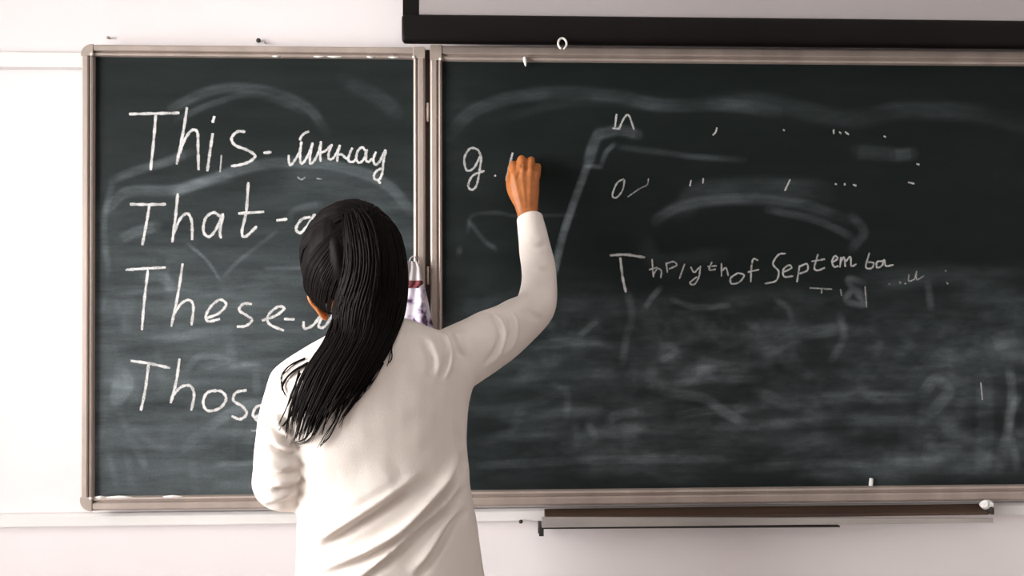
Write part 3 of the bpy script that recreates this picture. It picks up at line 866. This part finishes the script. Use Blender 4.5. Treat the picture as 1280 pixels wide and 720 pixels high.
# --- body: one continuous skin from head to foot
HC = P(441, 333, -.385)
HY = math.radians(-14)
HR = Matrix.Rotation(HY, 3, 'Z') @ Matrix.Rotation(math.radians(-10), 3, 'X')
def hp(x, y, z): return HC+HR @ Vector((x, y, z))
bd = MB()
bd.rings(torso_rings(ROWS, .034))
bd.tube([P(462, 425, YT), P(455, 400, -.405), P(448, 372, -.392), tuple(HC)], [.062, .055, .054, .06], 18)
bd.ellipsoid(HC, (.076, .095, .105), HR)
bd.ellipsoid(hp(0, .035, -.055), (.060, .066, .070), HR)
bd.ellipsoid(hp(0, .068, -.098), (.026, .024, .022), HR)          # chin
bd.ellipsoid(hp(0, .085, .028), (.055, .016, .016), HR)           # brow
bd.tube([hp(0, .092, .012), hp(0, .108, -.018), hp(0, .112, -.034)], [.009, .011, .014], 10)   # nose
bd.ellipsoid(hp(.012, .103, -.037), (.009, .009, .008), HR); bd.ellipsoid(hp(-.012, .103, -.037), (.009, .009, .008), HR)
bd.ellipsoid(hp(.040, .075, -.028), (.022, .02, .02), HR); bd.ellipsoid(hp(-.040, .075, -.028), (.022, .02, .02), HR)   # cheeks
# ears
e0, e1 = P(384, 357, -.395), P(407, 403, -.388)
ed = (e1-e0).normalized()
zax = -ed; yax = Vector((0.15, 1, 0.05)); yax = (yax-zax*yax.dot(zax)).normalized(); xax = yax.cross(zax)
ER = Matrix((xax, yax, zax)).transposed()
ec = (e0+e1)/2+Vector((.004, 0, 0))
bd.ellipsoid(ec, (.009, .022, .040), ER)
bd.ellipsoid(ec-ed*.012+xax*-.004, (.008, .026, .024), ER)
bd.ellipsoid(hp(.080, .0, -.02), (.009, .02, .032), HR)
# arms under the sleeves
pts, rad = armpts(R_ARM); bd.tube(pts, [r*.70 for r in rad], 14)
pts, rad = armpts(L_ARM); bd.tube(pts, [r*.70 for r in rad], 14)
# right hand: back of the hand to the room, fingers folded over onto the board
W = P(661, 276, -.088)
def hpx(x, y, Y): return tuple(P(x, y, Y-.024))
rings = []
for y, xl, xr, yc, th in ((282, 648, 674, -.090, .021), (268, 646.5, 672.5, -.082, .0205), (255, 642, 673, -.077, .0195), (243, 638.5, 674, -.073, .0195), (231, 636.5, 674.5, -.071, .0185), (221, 637, 674.5, -.070, .0165), (214, 639, 674, -.068, .014)):
    yc -= .024
    L_, R_ = P(xl, y, yc), P(xr, y, yc); c = (L_+R_)/2; a = (R_-L_).length/2
    rings.append([c+Vector((a*math.copysign(abs(math.cos(t))**.85, math.cos(t)), th*math.copysign(abs(math.sin(t))**.85, math.sin(t))-.006*math.cos(t)*0, 0)) for t in np.linspace(0, 2*math.pi, 24, endpoint=False)])
bd.rings(rings)
FING = [  # knuckle, middle joint, end joint, tip of each finger
    ([(642.5, 219, -.070), (641.5, 206, -.051), (640, 207, -.030), (638, 214, -.016)], .0098),
    ([(652, 213, -.072), (652.5, 199.5, -.052), (650, 201, -.030), (645, 210, -.018)], .0102),
    ([(663, 213, -.071), (664, 200, -.049), (663, 206, -.029), (660, 218, -.026)], .0098),
    ([(671.5, 220, -.066), (672.5, 208, -.046), (671, 213, -.030), (667, 223, -.032)], .0086)]
for ch, r in FING:
    bd.tube([hpx(*c) for c in ch], [r*1.10, r*1.02, r*.92, r*.80], 12, 5)
    bd.ellipsoid(hpx(ch[0][0], ch[0][1], ch[0][2]-.004), (r*1.0, r*.95, r*1.1), nu=12, nv=8)
bd.tube([hpx(648, 252, -.070), hpx(640, 238, -.056), hpx(637.5, 225, -.036), hpx(638.5, 217, -.021)], [.0155, .0132, .0110, .0088], 12, 5)  # thumb
# left hand, half closed in front of the chest
lw = Vector(P(448, 568, -.25)); lp0 = Vector(P(425, 585, -.31)); ld = (lw-lp0).normalized()
side = ld.cross(Vector((0, 0, 1))).normalized(); upv = side.cross(ld)
def lh(a, b, c): return tuple(lw+ld*a+upv*b+side*c)
rings = []
for a, hw, th in ((-.02, .026, .021), (.01, .028, .018), (.04, .037, .016), (.07, .041, .015), (.088, .039, .012)):
    rings.append([Vector(lh(a, hw*math.cos(t), th*math.sin(t))) for t in np.linspace(0, 2*math.pi, 20, endpoint=False)])
bd.rings(rings)
for k, (b, ln) in enumerate(((.030, .9), (.010, 1.0), (-.010, .94), (-.029, .76))):
    bd.tube([lh(.08, b, 0), lh(.08+.036*ln, b*1.02, -.010), lh(.08+.055*ln, b*1.0, -.028), lh(.08+.052*ln, b*.96, -.046)], [.0098, .009, .0083, .0072], 10, 4)
bd.tube([lh(.012, .022, -.006), lh(.042, .048, -.020), lh(.068, .050, -.034), lh(.085, .042, -.044)], [.014, .0125, .0105, .0085], 10, 4)
# legs and feet
HB = (P(374, 760, YT)+P(612, 760, YT))/2
for s in (-1, 1):
    hx_, hy_ = HB.x+s*.088, HB.y
    fx, fy = HB.x+s*.10, HB.y+(.02 if s > 0 else -.03)
    bd.tube([(hx_, hy_, .80), (hx_+s*.004, hy_+.005, .62), (fx, (hy_+fy)/2+.012, .44), (fx, fy-.005, .30), (fx, fy, .09)], [.085, .070, .048, .046, .034], 16)
    bd.tube([(fx, fy-.03, .045), (fx+s*.006, fy+.06, .045), (fx+s*.012, fy+.14, .035), (fx+s*.012, fy+.175, .032)], [.032, .035, .032, .022], 14)
body_me = remesh(bd, .0032, 5)
# crease the back of the hand between the finger bones
co = get_co(body_me); no = get_no(body_me)
px, py = proj(co)
dz = np.zeros(len(co))
for (xa, ya, xb, yb, h) in ((647.5, 222, 652, 206, -.0025), (658, 218, 658, 204, -.0025), (668, 222, 668.5, 208, -.002),
                            (643, 222, 652, 258, .0016), (652.5, 218, 657, 258, .0018), (663, 218, 662, 258, .0016)):
    dx, dy = xb-xa, yb-ya; t = np.clip(((px-xa)*dx+(py-ya)*dy)/(dx*dx+dy*dy), 0, 1)
    d = np.hypot(px-xa-t*dx, py-ya-t*dy)
    dz += h*np.exp(-(d/2.0)**2)
handm = (px > 630) & (px < 682) & (py > 190) & (py < 285) & (no[:, 1] < 0)
co[handm] += no[handm]*dz[handm, None]
set_co(body_me, co)
person = link('person', body_me, M_SKIN, None, True)
tag(person, 'person with long dark hair in cream sweater writing on the board', 'person')
# the mesh is in world space; the origin goes to the feet
base = Vector((HB.x, HB.y, 0))
body_me.transform(Matrix.Translation(-base)); person.location = base
link('sweater', sw_me, M_SWEATER, person, True)['label'] = 'cream knitted long-sleeved sweater'
sw_bvh = BVHTree.FromObject(bpy.data.objects['sweater'], bpy.context.evaluated_depsgraph_get())
sw_world = [tuple(v.co) for v in sw_me.vertices]
sw_bvh = BVHTree.FromPolygons(sw_world, [tuple(p.vertices) for p in sw_me.polygons])

for s in (-1, 1):
    m = MB(); m.ellipsoid(hp(s*.031, .083, .006), (.0125, .0125, .0125), nu=14, nv=10)
    m.build('eye', M_EYE, person, True)
m = MB(); m.ellipsoid(hp(0, .098, -.064), (.023, .009, .008), HR); m.build('lips', M_LIPS, person, True)
tr = MB()
tr.rings(torso_rings([(840, 390, 596, .105, YT), (815, 390, 596, .105, YT), (770, 392, 594, .098, YT), (750, 396, 590, .09, YT)]))
for s in (-1, 1):
    hx_, hy_ = HB.x+s*.088, HB.y
    fx, fy = HB.x+s*.10, HB.y+(.02 if s > 0 else -.03)
    tr.tube([(hx_, hy_, .74), (hx_+s*.004, hy_+.005, .62), (fx, (hy_+fy)/2+.010, .44), (fx, fy-.005, .28), (fx, fy, .10)], [.088, .084, .070, .066, .064], 20, ball=False)
link('trousers', remesh(tr, .008, 8), M_TROUSER, person, True)
for s in (-1, 1):
    fx, fy = HB.x+s*.10, HB.y+(.02 if s > 0 else -.03)
    sh = MB()
    for k in range(1):
        rg = []
        for t, w_, h_ in ((-.078, .018, .03), (-.065, .030, .07), (-.02, .036, .085), (.04, .038, .078), (.10, .044, .062), (.16, .044, .048), (.195, .034, .04), (.212, .016, .026)):
            rg.append([(fx+s*max(t, 0)*.07+w_*math.copysign(abs(math.cos(a))**.7, math.cos(a)), fy+t, h_*(.5+.5*math.copysign(abs(math.sin(a))**.6, math.sin(a)))) for a in np.linspace(0, 2*math.pi, 20, endpoint=False)])
        sh.rings(rg)
    sh.build('shoe', M_SHOE, person, True)

# --- hair: cap over the skull, heavy tail of hair falling to the left over the back
HCAP = P(441, 325, -.385)
cap = MB()
HRX, HRY, HRZ = 63*mpp(-.385), .118, 73*mpp(-.385)
cap.ellipsoid(HCAP, (HRX*.985, HRY, HRZ*.985), nu=48, nv=30)
cap_me = remesh(cap, .005, 2)
co = get_co(cap_me)
loc = (co-np.array(HCAP))
hl = np.array([HR.transposed() @ Vector(v) for v in loc])
front = (hl[:, 1] > .045) & (hl[:, 2] < .055)            # leave the face free
loc[front] *= .80
low = (loc[:, 2] < -.075); loc[low, 2] = -.075+(loc[low, 2]+.075)*.5
g = np.array([noise.noise(Vector((v[0]*70, v[1]*14, v[2]*20)))*.004 for v in loc])
r_ = np.linalg.norm(loc, axis=1)
loc += loc/r_[:, None]*g[:, None]
set_co(cap_me, loc+np.array(HCAP))
hair = link('hair', cap_me, M_HAIR, person, True)

st = MB()
root = Vector((P(452, 272, -.5).x-HCAP.x, -.075, P(452, 272, -.5).z-HCAP.z))
def on_cap(d, k):
    d = Vector(d).normalized()
    return Vector((d.x*HRX, d.y*HRY, d.z*HRZ))*k
rd = Vector((root.x/HRX, root.y/HRY, root.z/HRZ)).normalized()
for i in range(300):
    a = 2*math.pi*(i+random.random())/300
    # hairline: circle round the face axis
    hd = Vector((math.cos(a), .42+.12*math.sin(a), math.sin(a)*1.0-.05)).normalized()
    if hd.z < -.55: hd.z = -.55; hd.y = min(hd.y, .05); hd.normalize()
    dirs = [hd.lerp(rd, t).normalized() for t in np.linspace(0, .97, 7)]
    k0 = 1.0+random.uniform(-.004, .014)
    pts = [HCAP+on_cap(d, k0*(1+.008*math.sin(j+a*3))) for j, d in enumerate(dirs)]
    r0 = random.uniform(.0014, .0032)
    st.tube(pts, [r0*.6]+[r0]*5+[r0*.8], 6, 3)
st.build('hair_strand', M_HAIR, hair, True)['label'] = 'combed dark strands over the head'

# rows of the falling hair: y, left x, right x (photograph), thickness
TAIL = [(258, 424, 462, .020), (272, 424, 484, .030), (300, 428, 498, .038), (330, 430, 504, .042), (360, 420, 504, .042), (390, 406, 500, .040),
        (415, 406, 495, .036), (435, 399, 487, .032), (455, 387, 477, .028), (475, 378, 465, .024), (495, 371, 451, .020), (515, 364, 438, .016), (535, 360, 424, .012), (554, 360, 408, .008)]
tp = catmull(TAIL, 6)
TY = [r[0] for r in tp]
def back_y(x, z, fallback):
    h = sw_bvh.ray_cast(Vector((x, -1.5, z)), Vector((0, 1, 0)))
    y = h[0].y if h[0] is not None else fallback
    dx, dz_ = (x-HCAP.x)/HRX, (z-HCAP.z)/HRZ
    q = 1-dx*dx-dz_*dz_
    if q > 0: y = min(y, HCAP.y-HRY*math.sqrt(q))
    return y
# centre depth along the tail, smoothed so that the hair bridges the nape
cy = []
for y, a, b, th in tp:
    c = P((a+b)/2, y, -.51)
    cy.append(min(back_y(c.x+o, c.z, -.47) for o in (-.03, 0, .03)))
cy = np.array(cy)
for it in range(3):
    k = np.convolve(np.pad(cy, 6, mode='edge'), np.ones(13)/13, mode='valid')
    cy = np.minimum(k, cy)*.5+k*.5
def tail(t, s, lift=0.0):
    """t along the fall (0..1), s across (-1..1)"""
    f = min(max(t, 0), 1)*(len(tp)-1); i = min(int(f), len(tp)-2); u = f-i
    y, a, b, th = tp[i]*(1-u)+tp[i+1]*u
    yc = cy[i]*(1-u)+cy[i+1]*u
    c = P((a+b)/2+s*(b-a)/2, y, -.52)
    by = back_y(c.x, c.z, yc+.05)
    yl = min(max(by, yc-.01), yc+.055)
    yy = yl*s*s+yc*(1-s*s)-th*math.sqrt(max(0, 1-s*s))*.75-lift
    return Vector((c.x, min(yy, by-.004-lift), c.z))
core = MB()
rg = []
TEND = .70
for t in np.linspace(0, TEND, 44):
    k = 1 if t < .50 else 1-(t-.50)/(TEND-.50)*.62
    top = [tail(t, s*k+.34*(1-k)) for s in np.linspace(-.94, .94, 15)]
    bot = [v+Vector((0, .022, 0)) for v in reversed(top)]
    rg.append(top+bot)
core.rings(rg)
tail_o = core.build('hair_tail', M_HAIR, hair, True)
ts = MB()
CLUMP = [-.97, -.8, -.62, -.5, -.33, -.2, -.02, .12, .3, .42, .6, .75, .92]
for i in range(620):
    s = random.uniform(-1, 1); s = math.copysign(abs(s)**.85, s)
    t0_ = random.uniform(.0, .3) if random.random() < .7 else random.uniform(.25, .55)
    t1_ = .66+.32*random.random()**1.8
    if s > .25: t1_ = .62+.28*random.random()**2
    if s < -.25: t1_ = .56+.42*random.random()**2.6
    cs = min(CLUMP, key=lambda q: abs(q-s)) + random.gauss(0, .035)
    ph = random.uniform(0, 6)
    lift = random.uniform(.000, .005)
    pts = []
    for t in np.linspace(t0_, t1_, 9):
        fr = min(1, max(0, (t-.58)/.28)); fr = fr*fr*(3-2*fr)
        pts.append(tail(t, max(-1.0, min(1.0, s*(1-fr)+cs*fr+.03*math.sin(t*9+ph))), lift))
    r0 = random.uniform(.0014, .0026)
    ts.tube(pts, [r0*.5, r0, r0, r0, r0, r0*.9, r0*.75, r0*.5, r0*.2], 5, 3)
# stray wisps to the left and the thin lock by the right shoulder
WISP = [[(380, 448), (362, 458), (353, 472), (356, 488)], [(385, 452), (366, 464), (356, 480), (361, 495)], [(378, 465), (370, 490), (358, 515), (350, 533)],
        [(390, 470), (376, 500), (362, 522), (351, 535)], [(385, 480), (372, 510), (366, 538)], [(398, 480), (384, 515), (374, 540), (367, 552)],
        [(405, 490), (396, 525), (384, 545), (368, 553)], [(412, 490), (404, 525), (390, 548), (372, 556)], [(430, 480), (424, 515), (412, 540), (402, 556)],
        [(440, 478), (430, 512), (416, 540), (404, 555)], [(482, 418), (488, 430), (488, 447), (484, 456)], [(484, 440), (474, 462), (458, 482), (444, 500)],
        [(478, 452), (464, 478), (448, 500), (436, 515)], [(420, 480), (414, 515), (405, 540)], [(400, 470), (388, 500), (380, 530), (372, 545)], [(470, 470), (452, 492), (438, 512), (428, 532)]]
for wv in WISP:
    for rep in range(3):
        pts = []
        for x, y in wv:
            q = P(x+random.uniform(-2.5, 2.5), y+random.uniform(-2, 2), -.52)
            pts.append((q.x, back_y(q.x, q.z, -.5)-.004-random.uniform(0, .004), q.z))
        n_ = len(pts); r0 = random.uniform(.0012, .0023)
        ts.tube(pts, [r0*(1-.75*k/(n_-1)) for k in range(n_)], 6, 6)
ts.build('loose_strand', M_HAIR, hair, True)['label'] = 'loose dark hair ends over the shoulder'

# --- chalk in the writing hand
a = Vector(P(640.0, 207, -.024)); b = Vector(P(637.5, 218, -.0165))
tip = Vector(P(635.5, 219, PY-.0025))
m = MB(); m.tube([tuple(tip), tuple(tip+Vector((.012, -.014, .010))), tuple(tip+Vector((.024, -.028, .020)))], [.0042, .0046, .0046], 10, 3, ball=False)
tag(m.build('chalk_stick', M_CHALKSTICK, None, True), 'short white chalk held in the raised writing hand', 'chalk')
